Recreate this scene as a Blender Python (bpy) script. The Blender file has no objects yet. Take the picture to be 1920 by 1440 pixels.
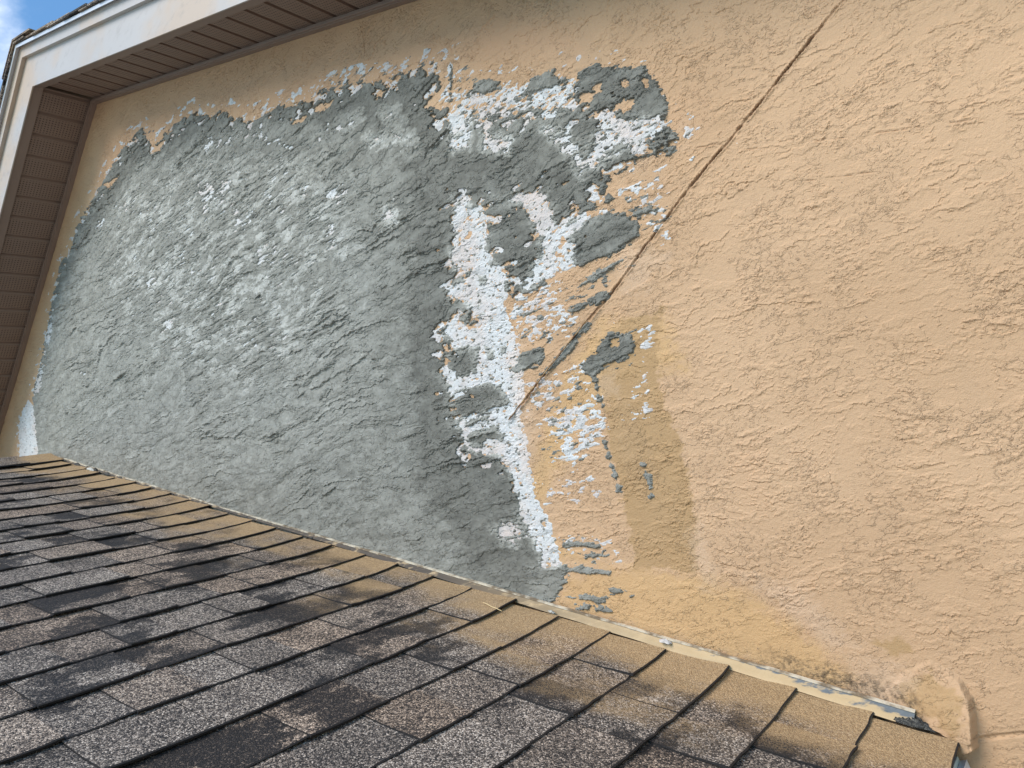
import bpy, bmesh, math, random
import numpy as np
from mathutils import Vector, Matrix

S = bpy.context.scene
C = S.collection
rng = random.Random(7)

# ------------------------------------------------------------------ camera
cam = bpy.data.cameras.new('camera')
cam.sensor_width = 36.0
cam.lens = 1428.8 / 1920 * 36
cam.clip_start, cam.clip_end = 0.02, 2000
cam_o = bpy.data.objects.new('camera', cam)
C.objects.link(cam_o)
RIGHT, DOWN, FWD = Vector((.721393, .60999, -.327879)), Vector((-.400116, -.019313, -.916261)), Vector((-.565242, .792174, .230134))
m = Matrix.Identity(4)
for i in range(3):
    m[i][0], m[i][1], m[i][2] = RIGHT[i], -DOWN[i], -FWD[i]
m.translation = (3.23282, -1.57138, -.9346)
cam_o.matrix_world = m
S.camera = cam_o

# ------------------------------------------------------------------ sky, sun, exposure
SUN_EL, SUN_AZ = math.radians(48), math.radians(190)      # azimuth from +Y towards +X: in front of the wall, a little to the left
world = bpy.data.worlds.new('World')
S.world = world
world.use_nodes = True
wn, wl = world.node_tree.nodes, world.node_tree.links
sky = wn.new('ShaderNodeTexSky')
sky.sky_type = 'NISHITA'
sky.sun_disc = False
sky.sun_elevation, sky.sun_rotation = SUN_EL, SUN_AZ
sky.air_density, sky.dust_density, sky.ozone_density = 1.4, 0.0, 1.0
tc = wn.new('ShaderNodeTexCoord')
mp = wn.new('ShaderNodeMapping'); mp.inputs['Scale'].default_value = (1.0, 1.0, 1.6); mp.inputs['Location'].default_value = (2.145, 1.131, 0.078)
wl.new(tc.outputs['Generated'], mp.inputs[0])
cn = wn.new('ShaderNodeTexNoise'); cn.inputs['Scale'].default_value = 3.2; cn.inputs['Detail'].default_value = 7; cn.inputs['Roughness'].default_value = .55
wl.new(mp.outputs[0], cn.inputs['Vector'])
cr = wn.new('ShaderNodeMapRange'); cr.inputs[1].default_value = .57; cr.inputs[2].default_value = .78; cr.interpolation_type = 'SMOOTHSTEP'
wl.new(cn.outputs[0], cr.inputs[0])
cm = wn.new('ShaderNodeMix'); cm.data_type = 'RGBA'
cm.inputs['B'].default_value = (9.0, 9.3, 9.8, 1)
wl.new(cr.outputs[0], cm.inputs['Factor'])
tint = wn.new('ShaderNodeMix'); tint.data_type = 'RGBA'; tint.blend_type = 'MULTIPLY'
tint.inputs['Factor'].default_value = 1.0; tint.inputs['B'].default_value = (.70, 1.0, 1.18, 1)
wl.new(sky.outputs[0], tint.inputs['A'])
wl.new(tint.outputs['Result'], cm.inputs['A'])
bg = wn['Background']
wl.new(cm.outputs['Result'], bg.inputs[0])
bg.inputs[1].default_value = 0.145

sun = bpy.data.lights.new('sun', 'SUN')
sun.energy = 3.1
sun.angle = math.radians(34)
sun.color = (1.0, .915, .80)
sun_o = bpy.data.objects.new('sun', sun)
C.objects.link(sun_o)
sd = Vector((math.sin(SUN_AZ) * math.cos(SUN_EL), math.cos(SUN_AZ) * math.cos(SUN_EL), math.sin(SUN_EL)))
sun_o.rotation_euler = (-sd).to_track_quat('-Z', 'Y').to_euler()
S.view_settings.view_transform = 'Standard'
S.view_settings.look = 'None'
S.view_settings.gamma = 1
S.view_settings.exposure = 0.40

# ------------------------------------------------------------------ measures
PITCH = .48527
TP, CP, SP = math.tan(PITCH), math.cos(PITCH), math.sin(PITCH)
XA, ZA = .507, 1.5686                 # gable apex of the wall (x, z); the wall face is y = 0
EXPO, S24 = .143, -.4193              # shingle exposure; distance down the slope of the topmost butt line
S_EAVE = S24 + 25 * EXPO
S_RIDGE = -.672

# ------------------------------------------------------------------ material helpers
def mat(name, rough=.8, spec=.3):
    mt = bpy.data.materials.new(name)
    mt.use_nodes = True
    nt = mt.node_tree
    b = nt.nodes['Principled BSDF']
    b.inputs['Roughness'].default_value = rough
    b.inputs['Specular IOR Level'].default_value = spec
    return mt, nt, b
class NT:
    def __init__(s, nt): s.nt = nt
    def n(s, t, **k):
        o = s.nt.nodes.new(t)
        for a, b in k.items(): setattr(o, a, b)
        return o
    def l(s, a, b): s.nt.links.new(a, b)
    def pos(s): return s.n('ShaderNodeNewGeometry').outputs['Position']
    def obj(s): return s.n('ShaderNodeTexCoord').outputs['Object']
    def attr(s, name):
        a = s.n('ShaderNodeAttribute'); a.attribute_name = name; return a.outputs['Fac']
    def scale(s, v, sc, loc=(0, 0, 0)):
        mpn = s.n('ShaderNodeMapping'); mpn.inputs['Scale'].default_value = sc; mpn.inputs['Location'].default_value = loc
        s.l(v, mpn.inputs[0]); return mpn.outputs[0]
    def noise(s, v, sc, det=4, rough=.55):
        o = s.n('ShaderNodeTexNoise'); o.inputs['Scale'].default_value = sc; o.inputs['Detail'].default_value = det; o.inputs['Roughness'].default_value = rough
        s.l(v, o.inputs['Vector']); return o.outputs[0]
    def vor(s, v, sc, feature='F1'):
        o = s.n('ShaderNodeTexVoronoi', feature=feature); o.inputs['Scale'].default_value = sc
        s.l(v, o.inputs['Vector']); return o
    def rng(s, v, a, b, c=0, d=1, smooth=True):
        o = s.n('ShaderNodeMapRange'); o.interpolation_type = 'SMOOTHSTEP' if smooth else 'LINEAR'
        for i, q in zip((1, 2, 3, 4), (a, b, c, d)): o.inputs[i].default_value = q
        s.l(v, o.inputs[0]); return o.outputs[0]
    def math(s, op, a, b=None):
        o = s.n('ShaderNodeMath', operation=op)
        for i, q in enumerate((a, b)):
            if q is None: continue
            if isinstance(q, (int, float)): o.inputs[i].default_value = q
            else: s.l(q, o.inputs[i])
        return o.outputs[0]
    def mix(s, f, a, b, blend='MIX'):
        o = s.n('ShaderNodeMix', data_type='RGBA', blend_type=blend)
        for k, q in (('Factor', f), ('A', a), ('B', b)):
            if isinstance(q, (int, float)): o.inputs[k].default_value = q
            elif isinstance(q, tuple): o.inputs[k].default_value = (*q, 1)
            else: s.l(q, o.inputs[k])
        return o.outputs['Result']
    def ramp(s, v, stops):
        o = s.n('ShaderNodeValToRGB'); e = o.color_ramp.elements
        while len(e) < len(stops): e.new(.5)
        for q, (p, c) in zip(e, stops): q.position = p; q.color = (*c, 1)
        s.l(v, o.inputs[0]); return o.outputs[0]
    def bump(s, h, dist, strength=1.0, normal=None):
        o = s.n('ShaderNodeBump'); o.inputs['Strength'].default_value = strength; o.inputs['Distance'].default_value = dist
        s.l(h, o.inputs['Height'])
        if normal is not None: s.l(normal, o.inputs['Normal'])
        return o.outputs[0]

MT = {}
def make_materials():
    # painted stucco: tan paint, fresher ochre paint, pale primer, rust, dirt, dark joint and cracks
    mt, nt, b = mat('tan_stucco', .72, .28); N = NT(nt); p = N.pos()
    col = N.mix(N.rng(N.noise(p, 1.6, 3), .35, .65), (.472, .300, .172), (.528, .343, .203))
    col = N.mix(N.rng(N.noise(p, 2.6, 4), .55, .75, 0, .45), col, (.505, .305, .175))
    col = N.mix(N.math('MULTIPLY', N.attr('warm'), .55), col, (.505, .296, .170))
    col = N.mix(N.math('MULTIPLY', N.attr('ochre_light'), .6), col, (.54, .335, .145))
    col = N.mix(N.math('MULTIPLY', N.attr('ochre'), .92), col, N.mix(N.noise(p, 9, 3), (.375, .232, .108), (.42, .268, .135)))
    col = N.mix(N.math('MULTIPLY', N.attr('primer'), .22), col, (.62, .47, .35))
    col = N.mix(N.rng(N.noise(p, 60, 5, .65), .56, .8, 0, .32), col, (.37, .25, .15))
    col = N.mix(N.rng(N.noise(N.scale(p, (7, 1, 1.2)), 1.0, 5, .6), .52, .75, 0, .22), col, (.36, .25, .16))
    pit = N.vor(p, 120); col = N.mix(N.math('MULTIPLY', N.rng(pit.outputs['Distance'], .10, .22, 1, 0), N.rng(N.noise(p, 30, 2), .55, .65)), col, (.20, .13, .08))
    col = N.mix(N.math('MULTIPLY', N.attr('rust_dark'), .9), col, (.17, .085, .045))
    dirt = N.math('MULTIPLY', N.attr('dirt'), N.rng(N.noise(p, 70, 6, .75), .40, .62))
    col = N.mix(N.math('MULTIPLY', dirt, .8), col, (.075, .056, .036))
    sp = N.vor(p, 38); speck = N.math('MULTIPLY', N.rng(sp.outputs['Distance'], .03, .07, 1, 0), N.rng(sp.outputs['Color'], .0, .08, 1, 0))
    col = N.mix(speck, col, (.75, .74, .7))
    N.l(col, b.inputs['Base Color'])
    h = N.math('ADD', N.noise(p, 420, 4, .6), N.math('MULTIPLY', N.noise(p, 120, 3), 1.4))
    fl = N.math('MULTIPLY', N.rng(N.noise(N.scale(p, (26, 1, 55)), 1.0, 6, .62), .53, .56), N.rng(N.noise(p, 5.5, 3), .46, .56))
    fl2 = N.math('MULTIPLY', N.rng(N.noise(N.scale(p, (90, 1, 130)), 1.0, 4, .6), .54, .60), N.rng(N.noise(p, 8, 3), .50, .60))
    nb = N.bump(N.math('ADD', fl, fl2), .0011, 1.0)
    N.l(N.bump(h, .0018, .7, nb), b.inputs['Normal'])
    MT['tan'] = mt
    # grey cement plaster, tone = how fresh and dark it is
    mt, nt, b = mat('grey_plaster', .88, .2); N = NT(nt); p = N.pos()
    t = N.math('ADD', N.attr('tone'), N.rng(N.noise(N.scale(p, (12, 1, 26)), 1.0, 5, .62), .3, .7, -.12, .12, False))
    t = N.math('ADD', t, N.rng(N.noise(p, 90, 4, .6), .3, .7, -.10, .10, False))
    col = N.ramp(t, [(0, (.48, .470, .430)), (.2, (.312, .305, .270)), (.5, (.205, .200, .174)), (.78, (.124, .120, .103)), (1, (.077, .074, .064))])
    col = N.mix(N.rng(N.noise(p, 5, 3), .45, .7, 0, .35), col, N.mix(1.0, col, (.96, .98, 1.0), 'MULTIPLY'))
    N.l(col, b.inputs['Base Color'])
    h = N.math('ADD', N.noise(p, 520, 3, .65), N.math('MULTIPLY', N.noise(N.scale(p, (60, 1, 190)), 1.0, 4, .6), 1.2))
    fl = N.rng(N.noise(N.scale(p, (24, 1, 50)), 1.0, 4, .6), .53, .545)
    nb = N.bump(fl, .0030, 1.0)
    N.l(N.bump(h, .0016, .45, nb), b.inputs['Normal'])
    MT['grey'] = mt
    # white bonding coat, partly pinkish
    mt, nt, b = mat('white_coat', .85, .25); N = NT(nt); p = N.pos()
    col = N.mix(N.rng(N.noise(p, 7, 3), .4, .65), (.60, .60, .59), (.56, .50, .465))
    col = N.mix(N.rng(N.noise(N.scale(p, (28, 1, 75)), 1.0, 6, .68), .46, .70, 0, .7), col, (.34, .345, .335))
    col = N.mix(N.math('MULTIPLY', N.attr('primer'), .5), col, (.66, .53, .45))
    N.l(col, b.inputs['Base Color'])
    h = N.math('ADD', N.noise(p, 380, 4, .65), N.noise(p, 110, 3))
    N.l(N.bump(h, .0022, .7), b.inputs['Normal'])
    MT['white'] = mt
    # mineral granules of the shingles, tan overspray near the wall, black patches where the granules are gone
    mt, nt, b = mat('shingle_granules', .82, .35); N = NT(nt); p = N.pos()
    rnd = N.n('ShaderNodeObjectInfo').outputs['Random']
    pw = N.scale(p, (1, 1, 1))
    v1 = N.vor(pw, 330); v2 = N.vor(pw, 560)
    bare = N.rng(N.math('ADD', N.noise(N.scale(p, (8, 5.5, 8)), 1.0, 6, .66), N.math('MULTIPLY', rnd, .30)), .71, .82)
    bare = N.math('MULTIPLY', bare, N.rng(N.n('ShaderNodeSeparateXYZ').outputs[0], 0, 1, 1, 1)) if False else bare
    g1 = N.math('ADD', N.n('ShaderNodeSeparateColor').outputs[0], 0.0) if False else None
    sc1 = N.n('ShaderNodeSeparateColor'); N.l(v1.outputs['Color'], sc1.inputs[0])
    sc2 = N.n('ShaderNodeSeparateColor'); N.l(v2.outputs['Color'], sc2.inputs[0])
    gr = N.math('ADD', N.math('MULTIPLY', sc1.outputs[0], .62), N.math('MULTIPLY', sc2.outputs[1], .38))
    gr = N.math('SUBTRACT', gr, N.math('MULTIPLY', bare, .40))
    gr = N.math('ADD', gr, N.rng(N.math('FRACT', N.math('MULTIPLY', rnd, 5.7)), 0, 1, -.08, .05, False))
    gr = N.math('ADD', gr, N.rng(N.noise(p, 11, 3), .3, .7, -.07, .07, False))
    col = N.ramp(gr, [(0, (.014, .0145, .017)), (.26, (.030, .029, .030)), (.44, (.095, .086, .080)), (.60, (.20, .180, .164)), (.76, (.38, .345, .31)), (.92, (.68, .64, .59))])
    warm = N.math('FRACT', N.math('MULTIPLY', rnd, 7.31))
    col = N.mix(1.0, col, (1.06, .97, .88), 'MULTIPLY')
    col = N.mix(N.rng(warm, .3, 1, 0, .6), col, N.mix(1.0, col, (1.14, .96, .80), 'MULTIPLY'))
    sx = N.n('ShaderNodeSeparateXYZ'); N.l(p, sx.inputs[0])
    reach = N.math('ADD', sx.outputs['Y'], N.rng(N.noise(N.scale(p, (4, 7, 4)), 1.0, 5, .6), .25, .75, -.17, .17, False))
    reach = N.math('ADD', reach, N.rng(N.math('FRACT', N.math('MULTIPLY', rnd, 3.17)), 0, 1, -.07, .07, False))
    over = N.math('MULTIPLY', N.rng(reach, -.36, -.05), N.rng(N.math('ADD', sc2.outputs[2], N.rng(reach, -.33, 0, -.35, .6, False)), .1, .35))
    col = N.mix(N.math('MULTIPLY', over, .9), col, N.mix(sc1.outputs[1], (.30, .195, .098), (.50, .34, .18)))
    N.l(col, b.inputs['Base Color'])
    N.l(N.bump(N.math('ADD', N.rng(v1.outputs['Distance'], 0, .7, 1, 0), N.rng(v2.outputs['Distance'], 0, .7, .5, 0)), .0016, .8), b.inputs['Normal'])
    MT['granule'] = mt
    mt, nt, b = mat('asphalt_edge', .7, .3); N = NT(nt); p = N.pos()
    N.l(N.mix(N.noise(p, 300, 3), (.010, .0095, .011), (.035, .030, .027)), b.inputs['Base Color'])
    N.l(N.bump(N.noise(p, 260, 4, .7), .003, .8), b.inputs['Normal'])
    MT['asphalt'] = mt
    # brown vinyl soffit with small round vent holes
    mt, nt, b = mat('brown_vinyl', .55, .35); N = NT(nt); p = N.obj()
    g = N.n('ShaderNodeVectorMath', operation='FRACTION'); N.l(N.scale(p, (110, 80, 0)), g.inputs[0])
    dd = N.n('ShaderNodeVectorMath', operation='DISTANCE'); N.l(g.outputs[0], dd.inputs[0]); dd.inputs[1].default_value = (.5, .5, 0)
    hole = N.rng(dd.outputs['Value'], .17, .26, 1, 0)
    sxo = N.n('ShaderNodeSeparateXYZ'); N.l(p, sxo.inputs[0])
    inner = N.rng(N.math('ABSOLUTE', N.math('SUBTRACT', N.math('ABSOLUTE', sxo.outputs[0]), .046)), .030, .034, 1, 0)
    hole = N.math('MULTIPLY', hole, inner)
    col = N.mix(N.noise(p, 6, 3), (.215, .148, .115), (.26, .185, .145))
    N.l(N.mix(N.math('MULTIPLY', hole, .85), col, (.012, .010, .009)), b.inputs['Base Color'])
    N.l(N.bump(hole, -.002, .6), b.inputs['Normal'])
    MT['vinyl'] = mt
    mt, nt, b = mat('vinyl_trim', .5, .35); N = NT(nt); p = N.pos()
    N.l(N.mix(N.noise(p, 9, 4), (.225, .162, .13), (.275, .205, .168)), b.inputs['Base Color'])
    MT['trim'] = mt
    # white aluminium fascia, tan overspray in places
    mt, nt, b = mat('white_fascia', .42, .45); N = NT(nt); p = N.pos()
    col = N.mix(N.noise(p, 3, 3), (.40, .37, .345), (.455, .42, .39))
    tint = N.rng(N.noise(N.scale(p, (2.2, 2.2, 3.2), (.35, 0, .3)), 1.0, 4), .44, .60)
    col = N.mix(N.math('MULTIPLY', tint, .85), col, (.47, .36, .265))
    col = N.mix(N.rng(N.noise(N.scale(p, (18, 18, 40)), 1.0, 6, .7), .5, .75, 0, .4), col, (.27, .235, .205))
    N.l(col, b.inputs['Base Color'])
    MT['fascia'] = mt
    mt, nt, b = mat('drip_metal', .35, .5); N = NT(nt); p = N.pos()
    b.inputs['Base Color'].default_value = (.62, .63, .65, 1); b.inputs['Metallic'].default_value = .25
    MT['drip'] = mt
    # flashing: galvanised blue grey sheet under worn tan paint
    mt, nt, b = mat('painted_flashing', .5, .4); N = NT(nt); p = N.pos()
    sx = N.n('ShaderNodeSeparateXYZ'); N.l(p, sx.inputs[0])
    tt = N.n('ShaderNodeTexCoord')
    sg = N.n('ShaderNodeSeparateXYZ'); N.l(tt.outputs['UV'], sg.inputs[0]) if False else N.l(p, sg.inputs[0])
    worn = N.math('ADD', N.noise(N.scale(p, (9, 60, 26)), 1.0, 5, .65), N.rng(sx.outputs[0], 1.9, 2.75, -.30, -.05, False))
    worn = N.math('ADD', worn, N.math('MULTIPLY', N.attr('upper'), .26))
    w = N.rng(worn, .53, .63)
    steel = N.mix(N.noise(p, 60, 4), (.055, .068, .08), (.17, .185, .195))
    paint = N.mix(N.noise(p, 20, 4), (.43, .30, .155), (.54, .40, .235))
    base = N.mix(w, paint, steel)
    far_dark = N.math('MULTIPLY', N.rng(sx.outputs[0], 1.6, 2.4, 1, 0), N.rng(N.noise(N.scale(p, (14, 60, 60)), 1.0, 4, .6), .28, .5))  # sheet turns dark brown towards its far upper end
    base = N.mix(far_dark, base, (.055, .042, .03))
    N.l(base, b.inputs['Base Color'])
    N.l(N.rng(w, 0, 1, .65, .5), b.inputs['Roughness'])
    N.l(N.bump(N.noise(p, 90, 4), .0015, .4), b.inputs['Normal'])
    MT['flash'] = mt
    mt, nt, b = mat('pale_lip', .45, .4); N = NT(nt); p = N.pos()
    N.l(N.mix(N.rng(N.noise(p, 30, 4), .4, .65), (.62, .55, .43), (.20, .15, .10)), b.inputs['Base Color'])
    MT['lip'] = mt
    mt, nt, b = mat('roof_tar', .55, .4); N = NT(nt); p = N.pos()
    N.l(N.mix(N.noise(p, 60, 5), (.010, .010, .010), N.mix(N.rng(N.noise(p, 420, 2), .5, .62), (.035, .034, .030), (.20, .185, .15))), b.inputs['Base Color'])
    N.l(N.bump(N.noise(p, 130, 4, .7), .004, .9), b.inputs['Normal'])
    MT['tar'] = mt
    mt, nt, b = mat('pale_green_fascia', .5, .4); N = NT(nt); p = N.pos()
    N.l(N.mix(N.noise(p, 12, 4), (.50, .54, .48), (.60, .63, .56)), b.inputs['Base Color'])
    MT['eave'] = mt
    mt, nt, b = mat('rusty_bead', .75, .3); N = NT(nt); p = N.pos()
    N.l(N.mix(N.rng(N.noise(p, 60, 5, .7), .4, .62), (.46, .30, .15), (.15, .07, .035)), b.inputs['Base Color'])
    N.l(N.bump(N.noise(p, 300, 3), .002, .8), b.inputs['Normal'])
    MT['bead'] = mt
    mt, nt, b = mat('plywood', .85, .2); b.inputs['Base Color'].default_value = (.20, .14, .09, 1); MT['wood'] = mt
    mt, nt, b = mat('straw', .7, .3); b.inputs['Base Color'].default_value = (.62, .47, .26, 1); MT['straw'] = mt
    mt, nt, b = mat('pale_bounce_ground', .9, .2); N = NT(nt); p = N.pos()  # unseen ground, pale warm colour chosen to bounce light up onto wall and soffit
    N.l(N.mix(N.noise(p, .8, 6), (.44, .38, .31), (.54, .47, .39)), b.inputs['Base Color'])
    N.l(N.bump(N.noise(p, 60, 4), .01, .5), b.inputs['Normal'])
    MT['bounce_ground'] = mt
make_materials()

# ------------------------------------------------------------------ object helpers
def link(name, me, mats, parent=None):
    o = bpy.data.objects.new(name, me)
    C.objects.link(o)
    for q in (mats if isinstance(mats, (list, tuple)) else [mats]): me.materials.append(MT[q])
    if parent is not None: o.parent = parent
    return o
def thing(name, label, cat, loc=(0, 0, 0), group=None):
    o = bpy.data.objects.new(name, None)
    C.objects.link(o); o.location = loc; o.empty_display_size = .1
    o['label'] = label; o['category'] = cat
    if group: o['group'] = group
    bpy.context.view_layer.update()
    return o
def under(o, parent):                 # parent without moving: the thing's empty only marks its base
    o.parent = parent
    o.matrix_parent_inverse = Matrix.Translation(parent.location).inverted()
    return o
def mesh(name, verts, faces, mats, parent=None, midx=None, smooth=False):
    me = bpy.data.meshes.new(name)
    me.from_pydata([tuple(v) for v in verts], [], faces)
    o = link(name, me, mats)
    if midx: me.polygons.foreach_set('material_index', midx)
    if smooth: me.polygons.foreach_set('use_smooth', [True] * len(me.polygons))
    me.update()
    if parent is not None: under(o, parent)
    return o
BOXF = [(0, 1, 3, 2), (4, 6, 7, 5), (0, 4, 5, 1), (2, 3, 7, 6), (0, 2, 6, 4), (1, 5, 7, 3)]

# ------------------------------------------------------------------ noise on arrays
def pn(x, y, seed=0):
    r = np.random.RandomState(seed)
    perm = r.permutation(1024).astype(np.int32)
    ang = r.rand(1024).astype(np.float32) * 2 * np.pi
    gx, gy = np.cos(ang), np.sin(ang)
    x = x.astype(np.float32); y = y.astype(np.float32)
    xi = np.floor(x).astype(np.int32); yi = np.floor(y).astype(np.int32)
    fx, fy = x - xi, y - yi
    u = fx * fx * fx * (fx * (fx * 6 - 15) + 10); v = fy * fy * fy * (fy * (fy * 6 - 15) + 10)
    def g(ix, iy, dx, dy):
        h = perm[(perm[ix & 1023] + iy) & 1023]
        return gx[h] * dx + gy[h] * dy
    a = g(xi, yi, fx, fy); b = g(xi + 1, yi, fx - 1, fy); c = g(xi, yi + 1, fx, fy - 1); d = g(xi + 1, yi + 1, fx - 1, fy - 1)
    ab = a + u * (b - a); cd = c + u * (d - c)
    return (ab + v * (cd - ab)) * 1.4
def fb(x, y, seed, o=3, g=.5):
    t = 0; a = 1.0; s = 0; f = 1.0
    for i in range(o):
        t = t + a * pn(x * f + 17.3 * i, y * f - 9.1 * i, seed * 13 + i); s += a; a *= g; f *= 2.03
    return t / s
def ss(a, b, x):
    t = np.clip((x - a) / (b - a), 0, 1); return t * t * (3 - 2 * t)
def sdf(poly, X, Z, pad=.08):
    P = np.array(poly, np.float32); out = np.full(X.shape, -pad, np.float32)
    sel = (X > P[:, 0].min() - pad) & (X < P[:, 0].max() + pad) & (Z > P[:, 1].min() - pad) & (Z < P[:, 1].max() + pad)
    x, z = X[sel], Z[sel]
    if not len(x): return out
    d = np.full(x.shape, 9., np.float32); ins = np.zeros(x.shape, bool)
    for i in range(len(P)):
        a, b = P[i], P[(i + 1) % len(P)]
        ex, ez = b - a
        wx, wz = x - a[0], z - a[1]
        t = np.clip((wx * ex + wz * ez) / (ex * ex + ez * ez + 1e-12), 0, 1)
        d = np.minimum(d, (wx - ex * t) ** 2 + (wz - ez * t) ** 2)
        if ez != 0:
            ins ^= ((a[1] > z) != (b[1] > z)) & (x < ex * (z - a[1]) / ez + a[0])
    d = np.sqrt(d); out[sel] = np.maximum(np.where(ins, d, -d), -pad); return out
def line_d(pts, X, Z):
    P = np.array(pts, np.float32); d = np.full(X.shape, 9., np.float32)
    for i in range(len(P) - 1):
        a, b = P[i], P[i + 1]; e = b - a
        t = np.clip(((X - a[0]) * e[0] + (Z - a[1]) * e[1]) / (e @ e), 0, 1)
        d = np.minimum(d, (X - a[0] - e[0] * t) ** 2 + (Z - a[1] - e[1] * t) ** 2)
    return np.sqrt(d)

# outlines of the repair, traced on the wall plane: (x, z) in metres
GREY_MAIN = [(-0.7955,0.3709),(-0.743,0.5923),(-0.7008,0.706),(-0.5698,0.7797),(-0.4136,0.9095),(-0.2896,1.0209),(-0.1478,1.1182),(-0.0054,1.1326),(0.113,1.1964),(0.2779,1.216),(0.446,1.2465),(0.6174,1.2674),(0.7929,1.2436),(0.8305,1.1222),(0.8891,1.1176),(1.0075,1.1101),(1.1427,1.0699),(1.2276,0.992),(1.2942,0.9676),(1.4271,0.8265),(1.5027,0.7947),(1.5832,0.7736),(1.6504,0.7311),(1.7404,0.6861),(1.8119,0.6681),(1.8808,0.6328),(1.9536,0.5957),(2.0495,0.5231),(2.1523,0.4823),(2.2369,0.4317),(2.2256,0.3683),(2.157,0.356),(2.2177,0.303),(2.2095,0.2614),(2.2761,0.2211),(2.3438,0.1914),(2.4125,0.1422),(2.4526,0.1361),(2.4845,0.0984),(2.5476,0.0639),(2.599,0.0114),(2.6227,-0.0432),(2.6507,-0.0953),(2.7009,-0.1242),(2.757,-0.1377),(2.7617,-0.1649),(2.7417,-0.1877),(2.7005,-0.174),(2.6445,-0.1567),(2.6049,-0.1525),(2.5626,-0.1411),(2.555,-0.1687),(2.5611,-0.1975),(2.5232,-0.193),(2.4803,-0.1785),(2.4249,-0.1885),(2.4026,-0.1416),(2.405,-0.0968),(2.3499,-0.0575),(2.3399,-0.0797),(2.3421,-0.136),(2.3454,-0.169),(2.3655,-0.2037),(2.3349,-0.232),(2.2993,-0.2505),(2.3299,-0.2824),(2.2872,-0.2973),(2.2444,-0.2901),(2.2033,-0.2764),(2.1971,-0.2261),(2.2164,-0.2051),(2.1908,-0.1752),(2.1786,-0.1362),(2.1801,-0.0884),(2.2305,-0.0531),(2.2125,-0.0175),(2.1803,0.0021),(2.1418,0.0426),(2.1071,0.0045),(2.1153,-0.0341),(2.0964,-0.0566),(2.0584,-0.1019),(2.1148,-0.1413),(2.0746,-0.1604),(2.031,-0.1619),(2.0705,-0.2154),(2.0982,-0.2458),(2.1092,-0.2753),(2.097,-0.293),(2.0435,-0.2745),(1.9974,-0.2354),(1.9492,-0.2445),(1.976,-0.2822),(1.9335,-0.303),(1.9113,-0.3419),(1.927,-0.3652),(1.9115,-0.423),(1.9088,-0.4856),(1.902,-0.5381),(1.9048,-0.5782),(1.9344,-0.6048),(1.9978,-0.6208),(2.0284,-0.6397),(2.0169,-0.6652),(2.0244,-0.7121),(2.0154,-0.7529),(2.0065,-0.7934),(2.0005,-0.8275),(2.0279,-0.8573),(2.0246,-0.8887),(2.0168,-0.9341),(2.0598,-0.9459),(2.0877,-0.9577),(2.0627,-0.9782),(2.0416,-1.0095),(1.9865,-1.041),(1.937,-1.0292),(1.7769,-0.95),(1.6006,-0.8559),(1.27,-0.6818),(0.773,-0.4275),(0.2729,-0.1623),(-0.2359,0.0845),(-0.5904,0.2522)]
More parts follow.
